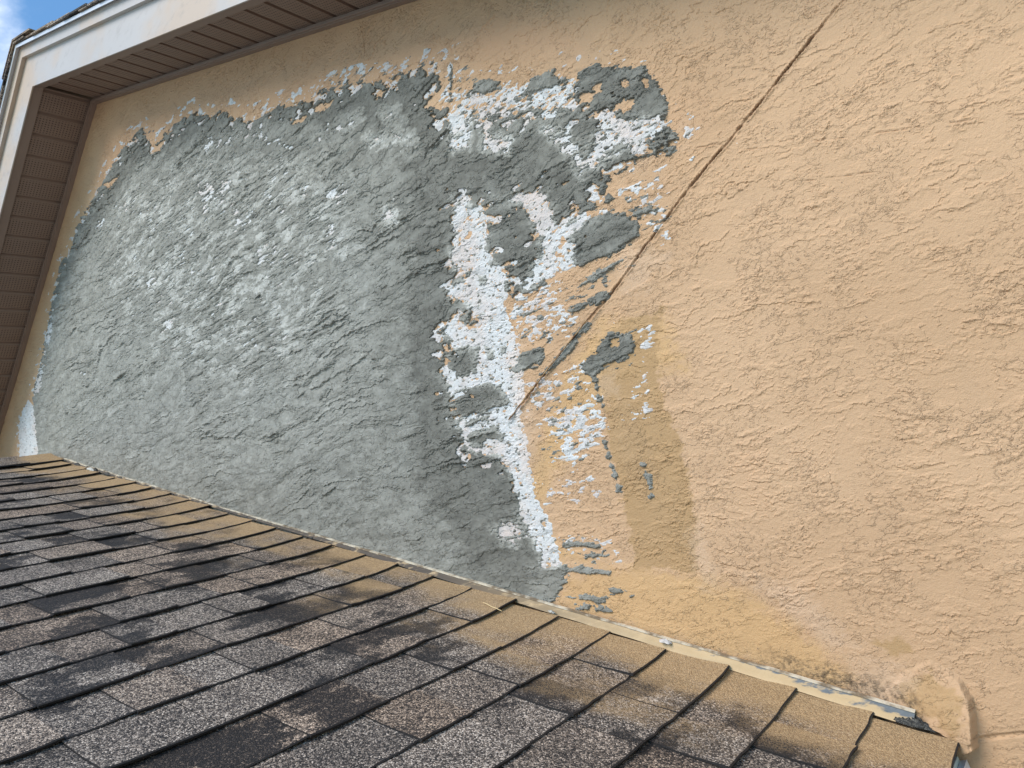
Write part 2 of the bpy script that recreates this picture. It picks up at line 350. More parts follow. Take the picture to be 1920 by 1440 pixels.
GREY_BITS = [[(2.4074,-0.0719),(2.5354,-0.1115),(2.6017,-0.118),(2.6861,-0.1241),(2.7686,-0.1557),(2.76,-0.175),(2.6703,-0.1595),(2.5853,-0.1543),(2.559,-0.1742),(2.5299,-0.203),(2.4764,-0.191),(2.4274,-0.1945),(2.3919,-0.1612),(2.4013,-0.113)],
 [(2.5438,0.0745),(2.6094,0.0344),(2.6106,-0.0347),(2.5494,-0.0255),(2.5121,0.0424)],
 [(2.5673,-0.0951),(2.6508,-0.1189),(2.7546,-0.1431),(2.7533,-0.1774),(2.6358,-0.1524),(2.5693,-0.144)],
 [(2.3853,-0.4333),(2.3927,-0.4426),(2.3424,-0.4655),(2.2928,-0.4884),(2.2512,-0.4955),(2.2018,-0.5057),(2.178,-0.51),(2.1981,-0.4938),(2.2409,-0.4791),(2.292,-0.4633),(2.3435,-0.4444)],
 [(2.4115,-0.2183),(2.4518,-0.212),(2.4779,-0.2098),(2.5296,-0.2145),(2.5789,-0.2447),(2.6023,-0.2943),(2.5862,-0.3201),(2.531,-0.3237),(2.4765,-0.3144),(2.4062,-0.2943),(2.4064,-0.2751),(2.4265,-0.2494)],
 [(1.9342,-0.2918),(2.0554,-0.3394),(2.0119,-0.4031),(1.9245,-0.3803)],
 [(1.9104,-0.4112),(2.024,-0.4398),(2.0791,-0.4639),(2.0878,-0.5178),(2.0028,-0.5131),(1.9009,-0.4935)],
 [(1.9027,-0.5037),(2.0067,-0.5223),(2.0013,-0.5386),(1.9093,-0.5221)],
 [(1.9111,-0.5275),(2.0158,-0.5596),(2.0393,-0.5945),(1.9923,-0.6112),(1.9024,-0.5742)],
 [(2.1254,-0.1634),(2.1512,-0.1742),(2.1477,-0.1996),(2.1218,-0.1938)],
 [(2.1775,-0.1518),(2.2057,-0.1643),(2.2005,-0.1885),(2.1711,-0.1835)],
 [(2.0692,-0.3585),(2.0969,-0.3684),(2.0907,-0.3951),(2.0641,-0.3875)],
 [(2.1133,-0.3715),(2.1312,-0.3753),(2.1278,-0.3999),(2.1105,-0.395)],
 [(2.1271,-0.444),(2.1727,-0.4148),(2.235,-0.4246),(2.2465,-0.4389),(2.2226,-0.4678),(2.1696,-0.4631),(2.1342,-0.4578)],
 [(2.3479,-0.3855),(2.3825,-0.3842),(2.4479,-0.3851),(2.476,-0.4042),(2.4565,-0.4124),(2.4095,-0.3981),(2.3515,-0.4004)],
 [(2.3848,-0.4999),(2.4202,-0.4929),(2.4815,-0.5059),(2.4809,-0.5412),(2.4728,-0.5592),(2.4221,-0.559),(2.3732,-0.5366)],
 [(2.3228,-0.5165),(2.3786,-0.5138),(2.3958,-0.547),(2.3438,-0.5655),(2.3312,-0.5458)],
 [(2.3422,-0.569),(2.3537,-0.5727),(2.3457,-0.6012),(2.3491,-0.6331),(2.3376,-0.6407),(2.3334,-0.614)],
 [(2.3076,-0.711),(2.3144,-0.7136),(2.3082,-0.7842),(2.304,-0.832),(2.2956,-0.8331),(2.2986,-0.77)],
 [(2.3794,-0.794),(2.3898,-0.7977),(2.3914,-0.8372),(2.3805,-0.8747),(2.3705,-0.8739),(2.3775,-0.835)],
 [(2.0934,-0.8949),(2.1999,-0.9356),(2.1928,-0.9442),(2.0931,-0.9072)],
 [(2.1446,-0.9411),(2.1831,-0.9547),(2.176,-0.9633),(2.1447,-0.9519)],
 [(2.0773,-0.9576),(2.137,-0.9765),(2.2006,-1.0055),(2.1941,-1.0129),(2.1166,-0.9844),(2.076,-0.9681)],
 [(2.1786,-1.0402),(2.2462,-1.0636),(2.2407,-1.0724),(2.1762,-1.0525)],
 [(2.0843,-1.0296),(2.1372,-1.0494),(2.1782,-1.066),(2.1716,-1.0734),(2.0825,-1.0412)],
 [(2.0642,-1.0514),(2.166,-1.0824),(2.1598,-1.0925),(2.064,-1.0634)],
 [(2.4431,0.1806),(2.5048,0.1948),(2.5539,0.1733),(2.5562,0.1285),(2.5208,0.1391),(2.4883,0.1584)],
 [(2.5738,0.0917),(2.5995,0.1115),(2.6085,0.1313),(2.6619,0.1148),(2.6921,0.076),(2.7344,0.0434),(2.7586,0.0306),(2.763,-0.0023),(2.7729,-0.0448),(2.7743,-0.0832),(2.7537,-0.1197),(2.7097,-0.0783),(2.6683,-0.0562),(2.638,-0.0091),(2.5948,0.0129),(2.5722,0.0508)],
 [(2.3014,0.2993),(2.347,0.2997),(2.4027,0.2558),(2.3824,0.2457),(2.3153,0.2752)],
 [(2.2724,0.3988),(2.2836,0.3902),(2.243,0.311),(2.2333,0.3181)],
 [(2.592,-0.2498),(2.6382,-0.264),(2.6423,-0.2778),(2.6023,-0.2774)],
 [(2.6448,-0.2821),(2.656,-0.2862),(2.6549,-0.2953),(2.6443,-0.293)],
 [(2.4131,-0.3275),(2.4736,-0.3388),(2.5194,-0.3427),(2.4991,-0.3528),(2.4345,-0.3535)]]
TAN_HOLES = [[(2.63,0.0729),(2.6493,0.0584),(2.6432,0.0447),(2.625,0.0582)],
 [(2.6963,0.0335),(2.7094,0.0251),(2.7056,0.0131),(2.6924,0.0214)],
 [(2.7441,0.0018),(2.7553,-0.0096),(2.7451,-0.0225),(2.7377,-0.0125)],
 [(2.5911,0.0742),(2.6217,0.0545),(2.6075,0.0374),(2.5887,0.0542)],
 [(2.6571,-0.0019),(2.7084,-0.0246),(2.6938,-0.0435),(2.6569,-0.0197)],
 [(0.8159,1.1117),(0.8827,1.1043),(0.9312,1.0911),(0.862,1.0806)],
 [(0.4066,1.2228),(0.5001,1.1897),(0.5455,1.1737),(0.4387,1.1752)],
 [(1.6249,0.6901),(1.6999,0.6512),(1.6812,0.6438),(1.6268,0.674)],
 [(2.0011,0.5173),(2.0365,0.5005),(2.0192,0.4848),(1.9944,0.4973)],
 [(1.7431,0.6469),(1.8299,0.6142),(1.8122,0.6069),(1.7492,0.6281)],
 [(2.4297,-0.5072),(2.4446,-0.5088),(2.44,-0.5191),(2.4255,-0.5163)],
 [(2.7068,-0.134),(2.7253,-0.1383),(2.7267,-0.1478),(2.7083,-0.1437)]]
WHITE = [[(2.2253,0.2676),(2.2763,0.2124),(2.2427,0.1571),(2.1909,0.1923)],
 [(2.305,0.1633),(2.3754,0.0897),(2.3463,0.072),(2.2814,0.1292)],
 [(2.4676,0.0611),(2.5301,0.0064),(2.5291,-0.0483),(2.5391,-0.1034),(2.5138,-0.108),(2.5112,-0.0469),(2.4784,0.0298)],
 [(2.5537,-0.0709),(2.5899,-0.0413),(2.6343,-0.0454),(2.703,-0.0866),(2.7171,-0.1111),(2.6462,-0.1157),(2.6037,-0.1135),(2.5583,-0.1115),(2.5291,-0.1074)],
 [(2.1462,0.0568),(2.1767,0.0445),(2.1626,0.0046),(2.128,0.0172)],
 [(2.1881,0.0056),(2.2059,-0.0185),(2.1914,-0.0771),(2.1626,-0.0684),(2.1715,-0.0307)],
 [(2.1208,0.0013),(2.1516,-0.0288),(2.1304,-0.0429),(2.1093,-0.0238)],
 [(2.0837,-0.061),(2.1159,-0.0561),(2.1326,-0.084),(2.1101,-0.1289),(2.0687,-0.1126),(2.0658,-0.081)],
 [(2.1507,-0.0763),(2.18,-0.0932),(2.1771,-0.1483),(2.1999,-0.2071),(2.1988,-0.2396),(2.1606,-0.2762),(2.1642,-0.3326),(2.1554,-0.3945),(2.1544,-0.426),(2.1409,-0.4849),(2.0932,-0.5606),(2.0774,-0.658),(2.057,-0.7235),(2.0481,-0.7638),(2.0553,-0.809),(2.0702,-0.856),(2.0511,-0.8783),(2.0693,-0.8975),(2.0526,-0.9343),(2.0179,-0.9316),(2.0158,-0.896),(2.0137,-0.8601),(2.0005,-0.8275),(2.0183,-0.7466),(2.0169,-0.6652),(1.9893,-0.6176),(1.9048,-0.5782),(1.899,-0.5212),(1.8991,-0.4975),(2.0723,-0.5219),(2.084,-0.492),(2.0483,-0.4443),(2.0006,-0.4234),(1.9115,-0.423),(1.9106,-0.3579),(1.9981,-0.397),(2.0101,-0.3707),(1.978,-0.3108),(1.951,-0.2504),(1.9764,-0.243),(2.0335,-0.2873),(2.0913,-0.2966),(2.0996,-0.2561),(2.0659,-0.2163),(2.0292,-0.161),(2.0517,-0.1498),(2.0993,-0.1753),(2.1235,-0.1542),(2.1291,-0.11)],
 [(2.3258,-0.0487),(2.3916,-0.079),(2.3992,-0.1334),(2.3935,-0.185),(2.3955,-0.2075),(2.3636,-0.2315),(2.3411,-0.2734),(2.3032,-0.274),(2.2524,-0.2682),(2.3085,-0.2341),(2.3505,-0.2134),(2.3524,-0.1375),(2.3478,-0.0909)],
 [(2.417,-0.1869),(2.4727,-0.1992),(2.476,-0.2176),(2.4161,-0.2195)],
 [(2.4059,-0.2421),(2.4252,-0.2561),(2.4088,-0.2809),(2.3903,-0.2766)],
 [(-1.0028,0.4349),(-0.9308,0.6089),(-0.8488,0.6649),(-0.7679,0.6757),(-0.7249,0.614),(-0.7881,0.3569)],
 [(-0.6767,0.6956),(-0.564,0.777),(-0.5179,0.7562),(-0.6056,0.6651)],
 [(-0.4481,0.8682),(-0.3463,0.9342),(-0.336,0.9003),(-0.4261,0.8289)],
 [(1.894,-0.8051),(1.9445,-0.803),(1.9846,-0.8082),(1.9869,-0.8449),(1.9417,-0.8603),(1.9172,-0.8415)]]
OCHRE = [[(2.4008,-0.4934),(2.4669,-0.4766),(2.5722,-0.4927),(2.5417,-0.5607),(2.5025,-0.6091),(2.4947,-0.6978),(2.4966,-0.7886),(2.4745,-0.8937),(2.436,-1.0045),(2.4168,-1.0658),(2.3286,-1.0361),(2.2661,-1.009),(2.294,-0.8853),(2.3082,-0.7842),(2.3334,-0.6856),(2.359,-0.5861)],
 [(2.7104,-1.2806),(2.7718,-1.2784),(2.7684,-1.3128),(2.7332,-1.3209),(2.7127,-1.2985)],
 [(2.7241,-1.3642),(2.7873,-1.3529),(2.8177,-1.3854),(2.796,-1.4597),(2.7611,-1.4338),(2.7046,-1.3858)]]
OCHRE_LIGHT = [[(2.0647,-0.9855),(2.1675,-0.9822),(2.2661,-1.009),(2.4192,-1.0604),(2.5046,-1.1275),(2.5849,-1.2185),(2.6215,-1.2886),(2.6522,-1.3413),(2.5914,-1.3567),(2.4389,-1.2749),(2.2745,-1.1893),(2.0026,-1.0448)],
 [(2.411,-0.4418),(2.578,-0.5118),(2.5711,-0.653),(2.536,-0.6374),(2.4866,-0.6019),(2.3407,-0.6337),(2.2639,-0.658),(2.0279,-0.8289),(2.1686,-0.9798),(1.9825,-0.9289),(2.049,-0.7207),(2.2748,-0.5206)]]
WARM = [[(0.5024,1.4758),(1.3608,1.0515),(1.9511,0.7842),(2.5629,0.3511),(2.6274,0.1843),(2.2338,0.425),(1.6859,0.7199),(1.2541,0.9895),(0.8212,1.1721),(0.3162,1.2115)]]
PRIMER = [[(2.4262,-0.9771),(2.4576,-0.9744),(2.4516,-1.0572),(2.4457,-1.115),(2.4145,-1.0892),(2.4142,-1.0348)],
 [(2.655,-1.3109),(2.7332,-1.3209),(2.7494,-1.3736),(2.6775,-1.4014),(2.636,-1.3539)],
 [(2.5119,-1.097),(2.6166,-1.1469),(2.6698,-1.2774),(2.628,-1.274),(2.5735,-1.1916)],
 [(2.3586,-0.5581),(2.3987,-0.576),(2.3912,-0.6276),(2.346,-0.6221)],
 [(2.1416,-0.3695),(2.181,-0.3883),(2.1407,-0.5799),(2.04,-0.7611),(2.0613,-0.652)],
 [(2.5273,-0.2901),(2.6374,-0.3951),(2.5553,-0.4322),(2.5038,-0.4118)]]
RUSTY = [[(2.2823,-0.4072),(2.3138,-0.4153),(2.3045,-0.4473),(2.2759,-0.441)],
 [(2.1758,-0.543),(2.2089,-0.5498),(2.1981,-0.5815),(2.1649,-0.5751)],
 [(2.1329,-0.5767),(2.1621,-0.5813),(2.1506,-0.5986),(2.1277,-0.5923)],
 [(2.5709,0.165),(2.5812,0.1571),(2.5624,0.108),(2.5521,0.1157)]]
DARK_GREY = [[(1.2499,0.9808),(2.2724,0.4131),(2.1798,0.1635),(1.9417,0.4166),(1.5719,0.7494),(1.2871,0.8961)],
 [(2.0228,0.2682),(2.6234,-0.0062),(2.765,-0.1574),(2.5632,-0.2104),(2.4287,-0.1802),(2.3466,-0.0443),(2.1314,0.0575),(1.9974,-0.2354),(1.912,-0.3258),(1.8808,-0.4902),(2.0309,-0.6555),(2.0327,-0.8587),(1.9484,-1.0041),(1.7842,-0.9342),(1.6755,-0.5907),(1.8296,-0.1516),(1.9646,0.0896)],
 [(2.4016,-0.2019),(2.6182,-0.2588),(2.6001,-0.3324),(2.4076,-0.3024)],
 [(1.9549,-0.2803),(2.1288,-0.4402),(2.0367,-0.6428),(1.8807,-0.5848)],
 [(2.2133,0.0067),(2.3643,-0.087),(2.3768,-0.2179),(2.2641,-0.308),(2.1835,-0.2346)],
 [(2.5991,0.159),(2.8063,-0.0021),(2.764,-0.1284),(2.5514,0.0534)],
 [(2.1575,-0.3771),(2.264,-0.428),(2.216,-0.4944),(2.1231,-0.4528)],
 [(2.3587,-0.3351),(2.4811,-0.3928),(2.4528,-0.4204),(2.3457,-0.4019)],
 [(2.3462,-0.4384),(2.5031,-0.5151),(2.4679,-0.5935),(2.2979,-0.5452)],
 [(-0.2788,1.0153),(0.6631,1.2548),(1.3158,0.9566),(1.3155,0.8761),(0.7103,1.1441),(0.0629,1.0573)]]
LIGHT_GREY = [[(0.5557,1.1405),(1.204,0.8842),(1.6198,0.5785),(1.7787,0.3532),(1.725,0.1197),(1.4525,-0.0401),(1.0559,-0.058),(0.5041,0.3178),(0.2295,0.8033)]]
PALE = [[(-0.8771,0.3834),(-0.333,1.0435),(0.6049,1.1351),(1.605,0.547),(1.8078,0.1834),(1.6611,-0.2464),(1.4461,-0.4231),(1.1572,-0.4104),(0.2928,-0.1211),(-0.5674,0.2986)]]
CRACKS = [[(2.5832,-0.1131),(2.7834,-0.209),(2.8341,-0.23),(2.8613,-0.27),(2.9023,-0.2899),(2.9616,-0.3175),(3.0683,-0.3762),(3.1196,-0.3998),(3.183,-0.4326),(3.2283,-0.4555),(3.2723,-0.4757),(3.3186,-0.5045)],
 [(2.0302,0.7436),(2.0269,0.7024),(2.0107,0.656),(1.9896,0.6331)],
 [(2.9482,-0.3997),(3.0037,-0.4256),(3.0561,-0.4512),(3.1125,-0.4834)]]
WHITE_SOFT = [[(1.1222,0.9402),(1.2165,0.9105),(1.3089,0.8624),(1.4849,0.7569),(1.5234,0.6954),(1.6091,0.6024),(1.5838,0.5821),(1.4813,0.6985),(1.3208,0.8087),(1.1462,0.8884)],
 [(1.7063,0.5808),(1.7747,0.5572),(1.8365,0.5374),(1.9303,0.4938),(1.9183,0.4792),(1.8212,0.5046),(1.7218,0.5375)],
 [(1.4964,0.6238),(1.575,0.5838),(1.6061,0.536),(1.5173,0.5634)],
 [(1.4042,0.681),(1.4756,0.6506),(1.4473,0.6264),(1.4031,0.6491)],
 [(1.91,0.4157),(1.9777,0.384),(2.0727,0.3144),(2.0883,0.2819),(2.009,0.3437),(1.9284,0.3878)],
 [(1.9939,0.4519),(2.057,0.4213),(2.0584,0.398),(2.0163,0.4132)],
 [(2.0204,0.3953),(2.0708,0.3725),(2.0521,0.358)],
 [(1.6743,0.4104),(1.7787,0.3532),(1.8029,0.2994),(1.728,0.304),(1.6731,0.3577)],
 [(1.0446,0.821),(1.238,0.7126),(1.2463,0.6512),(1.1076,0.6814),(1.0315,0.6474),(1.0341,0.7385)],
 [(0.4419,1.0926),(0.5641,1.051),(0.656,1.0115),(0.6101,0.9887),(0.4867,1.0202)],
 [(0.2644,1.1059),(0.3933,1.0823),(0.3467,1.0433),(0.2295,1.0582)],
 [(1.8644,0.1826),(1.9271,0.1661),(1.9237,0.1321),(1.8651,0.14)],
 [(1.1765,0.5829),(1.3023,0.5395),(1.3045,0.4842),(1.1812,0.5138)],
 [(1.5783,0.2808),(1.6945,0.2319),(1.6647,0.1918),(1.5754,0.2235)],
 [(-0.175,0.5742),(-0.1045,0.5693),(-0.1381,0.5256)],
 [(0.5314,0.6926),(0.6574,0.6364),(0.6222,0.5826),(0.5281,0.6151)],
 [(0.8058,0.662),(0.8813,0.6377),(0.8545,0.5639),(0.7963,0.5961)],
 [(1.5719,0.4761),(1.6344,0.4461),(1.6046,0.4146),(1.5663,0.4244)],
 [(1.2506,0.43),(1.3405,0.3993),(1.3284,0.3018),(1.2428,0.3386)],
 [(0.5786,0.4726),(0.6977,0.4365),(0.684,0.3618),(0.5733,0.4037)]]
WHITE_SPECKS = [(0.72,[(2.2533,0.3476),(2.436,0.2356),(2.6037,0.1318),(2.5945,0.0377),(2.7604,-0.1046),(2.7517,-0.1622),(2.5517,-0.1296),(2.5064,-0.0082),(2.198,0.2031)]),
 (0.55,[(2.2433,0.302),(2.4258,0.2133),(2.5197,0.1367),(2.5684,0.0722),(2.4531,0.1373),(2.3438,0.1914),(2.2532,0.2304)]),
 (0.55,[(2.1819,-0.2809),(2.2724,-0.2895),(2.3387,-0.3021),(2.3506,-0.353),(2.3759,-0.4098),(2.3408,-0.4503),(2.2731,-0.4471),(2.2137,-0.419),(2.1732,-0.3846),(2.1647,-0.3188)]),
 (0.6,[(2.3628,-0.2098),(2.4072,-0.2278),(2.4035,-0.2928),(2.3512,-0.2939),(2.3587,-0.3351),(2.3107,-0.3248),(2.2696,-0.2957),(2.3266,-0.2503)]),
 (0.7,[(2.1923,-0.5864),(2.2792,-0.5869),(2.3444,-0.6076),(2.3362,-0.6867),(2.2797,-0.7332),(2.2038,-0.7538),(2.1358,-0.7112),(2.1818,-0.6684),(2.1351,-0.5923)]),
 (0.45,[(2.1469,-0.4635),(2.3365,-0.5341),(2.3376,-0.6047),(2.1923,-0.5864),(2.1036,-0.5796)]),
 (0.6,[(2.2658,-0.5021),(2.3926,-0.5007),(2.3492,-0.5609),(2.2683,-0.535)]),
 (0.3,[(2.0787,-0.7166),(2.2779,-0.7733),(2.2647,-0.8561),(2.0524,-0.8152)]),
 (0.4,[(2.0412,-0.8401),(2.2456,-0.9162),(2.2509,-1.0087),(2.0866,-0.9369)]),
 (0.38,[(2.5714,-0.1571),(2.7096,-0.2181),(2.6908,-0.3171),(2.6399,-0.3896),(2.5933,-0.3144),(2.6132,-0.2699),(2.5658,-0.2048)]),
 (0.3,[(2.5844,0.2024),(2.6784,0.1514),(2.7923,0.0307),(2.8015,-0.0129),(2.6931,0.0783),(2.6063,0.1377)]),
 (0.25,[(2.2834,0.4135),(2.5135,0.242),(2.5865,0.1689),(2.4915,0.1935),(2.3452,0.2959),(2.2463,0.3086)]),
 (0.9,[(2.3126,0.4441),(2.3282,0.4316),(2.3058,0.4013),(2.29,0.4137)]),
 (0.8,[(2.587,0.2004),(2.5998,0.1983),(2.5915,0.1649),(2.5803,0.1704)]),
 (0.5,[(2.7576,-0.0304),(2.7901,-0.0763),(2.7613,-0.1407),(2.7508,-0.1262),(2.7701,-0.083)]),
 (0.35,[(-1.0824,0.4638),(-0.9968,0.6652),(-0.8681,0.7027),(-0.9638,0.4207)]),
 (0.25,[(1.4785,0.8386),(1.9098,0.6952),(2.2684,0.4522),(2.2471,0.4058),(1.9229,0.605),(1.5143,0.7689)]),
 (0.6,[(2.502,-0.5009),(2.5687,-0.5004),(2.555,-0.5471),(2.4866,-0.6019),(2.4667,-0.5794)]),
 (0.35,[(2.4427,-0.5821),(2.5049,-0.6102),(2.4627,-0.7369),(2.3418,-0.7025)]),
 (0.5,[(2.3303,-0.657),(2.3439,-0.6625),(2.321,-0.7486),(2.2942,-0.7657)])]
GREY_SPECKS = [(0.6,[(2.4688,-0.1669),(2.5709,-0.1934),(2.6132,-0.2699),(2.505,-0.2334)]),
 (0.72,[(2.2463,0.3086),(2.4275,0.217),(2.58,0.0793),(2.5415,-0.0246),(2.4335,0.0657),(2.2275,0.1743)]),
 (0.6,[(2.436,0.2356),(2.624,0.1397),(2.582,0.0467),(2.4361,0.1529)]),
 (0.62,[(2.5615,0.0384),(2.7712,-0.1123),(2.7656,-0.1718),(2.5642,-0.1377),(2.5294,-0.0698)]),
 (0.45,[(2.1877,-0.2682),(2.3387,-0.3021),(2.4054,-0.3815),(2.3493,-0.4688),(2.2081,-0.4313),(2.1575,-0.3771)]),
 (0.55,[(2.2945,-0.5151),(2.419,-0.4599),(2.5132,-0.4928),(2.4679,-0.5935),(2.3371,-0.5696)]),
 (0.4,[(2.559,-0.1492),(2.7144,-0.2073),(2.6811,-0.3387),(2.597,-0.3723),(2.5743,-0.2891)]),
 (0.6,[(2.4103,-0.2965),(2.5419,-0.327),(2.6001,-0.3324),(2.5462,-0.3857),(2.445,-0.4022),(2.3398,-0.3769),(2.3474,-0.3217)]),
 (0.35,[(2.1625,-0.4704),(2.3365,-0.5341),(2.3334,-0.6856),(2.2497,-0.7633),(2.1002,-0.7098),(2.1138,-0.5985)]),
 (0.4,[(2.044,-0.8339),(2.2569,-0.9262),(2.2483,-1.0145),(2.0955,-0.9936),(2.0683,-0.9387)]),
 (0.35,[(2.0384,-0.9854),(2.2493,-1.0466),(2.2451,-1.0899),(2.0446,-1.0682),(2.0082,-1.0325)]),
 (0.5,[(2.2724,0.4131),(2.3257,0.3893),(2.4217,0.2464),(2.497,0.2056),(2.4134,0.186),(2.2402,0.2955)]),
 (0.45,[(1.6859,0.7199),(1.9098,0.6952),(2.2875,0.4461),(2.2603,0.3867),(2.0015,0.5459),(1.7467,0.6546)]),
 (0.5,[(0.453,1.261),(0.7252,1.278),(1.0289,1.1271),(1.3281,0.9825),(1.3076,0.9393),(0.8212,1.1721),(0.4951,1.1795)]),
 (0.42,[(2.2351,0.308),(2.4247,0.2108),(2.5673,0.0699),(2.4531,0.1373),(2.345,0.1939),(2.1919,0.1899)]),
 (0.4,[(2.5918,0.1806),(2.8054,0.0277),(2.7901,-0.0763),(2.7613,-0.1407),(2.7375,-0.1239),(2.7704,-0.0182),(2.631,0.1186)])]
LUMP = [(2.6633,-1.3871),(2.7442,-1.341),(2.7917,-1.3322),(2.8133,-1.3507),(2.8266,-1.3756),(2.8304,-1.4038),(2.817,-1.4531),(2.8051,-1.4841),(2.7804,-1.4884),(2.7837,-1.4681),(2.7552,-1.4473)]
JOINT = [(3.3066,-0.0653),(3.1583,-0.1249),(3.0275,-0.1768),(2.872,-0.2346),(2.7362,-0.2838),(2.6226,-0.3316),(2.4786,-0.3985),(2.3816,-0.4343),(2.2567,-0.4834),(2.1342,-0.5328),(2.0704,-0.5603)]


# ------------------------------------------------------------------ gable wall
wall = thing('gable_wall', 'tan painted stucco gable wall with a large grey plaster repair', 'wall', (1.2, 0, -3.4))

def grid_mesh(name, X, Y, Z, cells, mats, attrs):
    nr, nc = X.shape
    idx = np.arange(nr * nc, dtype=np.int64).reshape(nr, nc)
    q = np.stack([idx[:-1, :-1], idx[:-1, 1:], idx[1:, 1:], idx[1:, :-1]], -1)[cells]
    used = np.unique(q); remap = np.zeros(nr * nc, np.int32); remap[used] = np.arange(len(used), dtype=np.int32)
    q = remap[q]
    co = np.stack([X.ravel()[used], Y.ravel()[used], Z.ravel()[used]], -1).astype(np.float32)
    me = bpy.data.meshes.new(name)
    me.vertices.add(len(co)); me.vertices.foreach_set('co', co.ravel())
    me.loops.add(q.size); me.loops.foreach_set('vertex_index', q.ravel().astype(np.int32))
    me.polygons.add(len(q)); me.polygons.foreach_set('loop_start', np.arange(0, q.size, 4, dtype=np.int32))
    me.polygons.foreach_set('use_smooth', np.zeros(len(q), bool))
    me.update(calc_edges=True)
    for k, v in attrs.items():
        a = me.attributes.new(k, 'FLOAT', 'POINT'); a.data.foreach_set('value', v.ravel()[used].astype(np.float32))
    o = link(name, me, mats)
    return under(o, wall)

def trowel(x, z, seed, lap, isl, fine, crumb, busy, pitch=.062, el=1.3, tilt=.16):
    """skip-trowel relief: laps with a ragged lower lip, flat islands, crumbs; busy shifts how much of the field is textured"""
    wx = .010 * fb(x / .045, z / .045, seed + 1, 2) + .0060 * fb(x / .013, z / .013, seed + 2, 2, .6)
    wz = .009 * fb(x / .045, z / .045, seed + 3, 2) + .0060 * fb(x / .013, z / .013, seed + 4, 2, .6)
    u = x + wx
    v = z + tilt * x + wz + .045 * pn(x / .42, z / .30, seed + 5)
    u = u / el
    t = v / pitch + 2.2 * fb(u / .17, v / .08, seed + 6, 4, .55)
    fr = t - np.floor(t)
    saw = (.75 * (1 - fr) ** 5 + .25 * (1 - fr)) * ss(0, .045, fr)
    h = lap * saw * ss(.06 - busy, .16 - busy, fb(u / .21, v / .075, seed + 7, 3))
    n = fb(u / .105, v / .040, seed + 8, 3)
    h = h + isl * (ss(.12 - busy, .135 - busy, n) * .55 + ss(.27 - busy, .285 - busy, n) * .45)
    n2 = fb(u / .034, v / .019, seed + 9, 3)
    area = ss(.0 - busy, .10 - busy, fb(x / .20, z / .13, seed + 10, 3))
    h = h + fine * ss(.10, .135, n2) * area
    h = h + crumb * ss(.20, .36, pn(u / .0110, v / .0070, seed + 11)) * ss(.06 - busy, .16 - busy, fb(x / .14, z / .10, seed + 12, 3))
    return h, n, n2

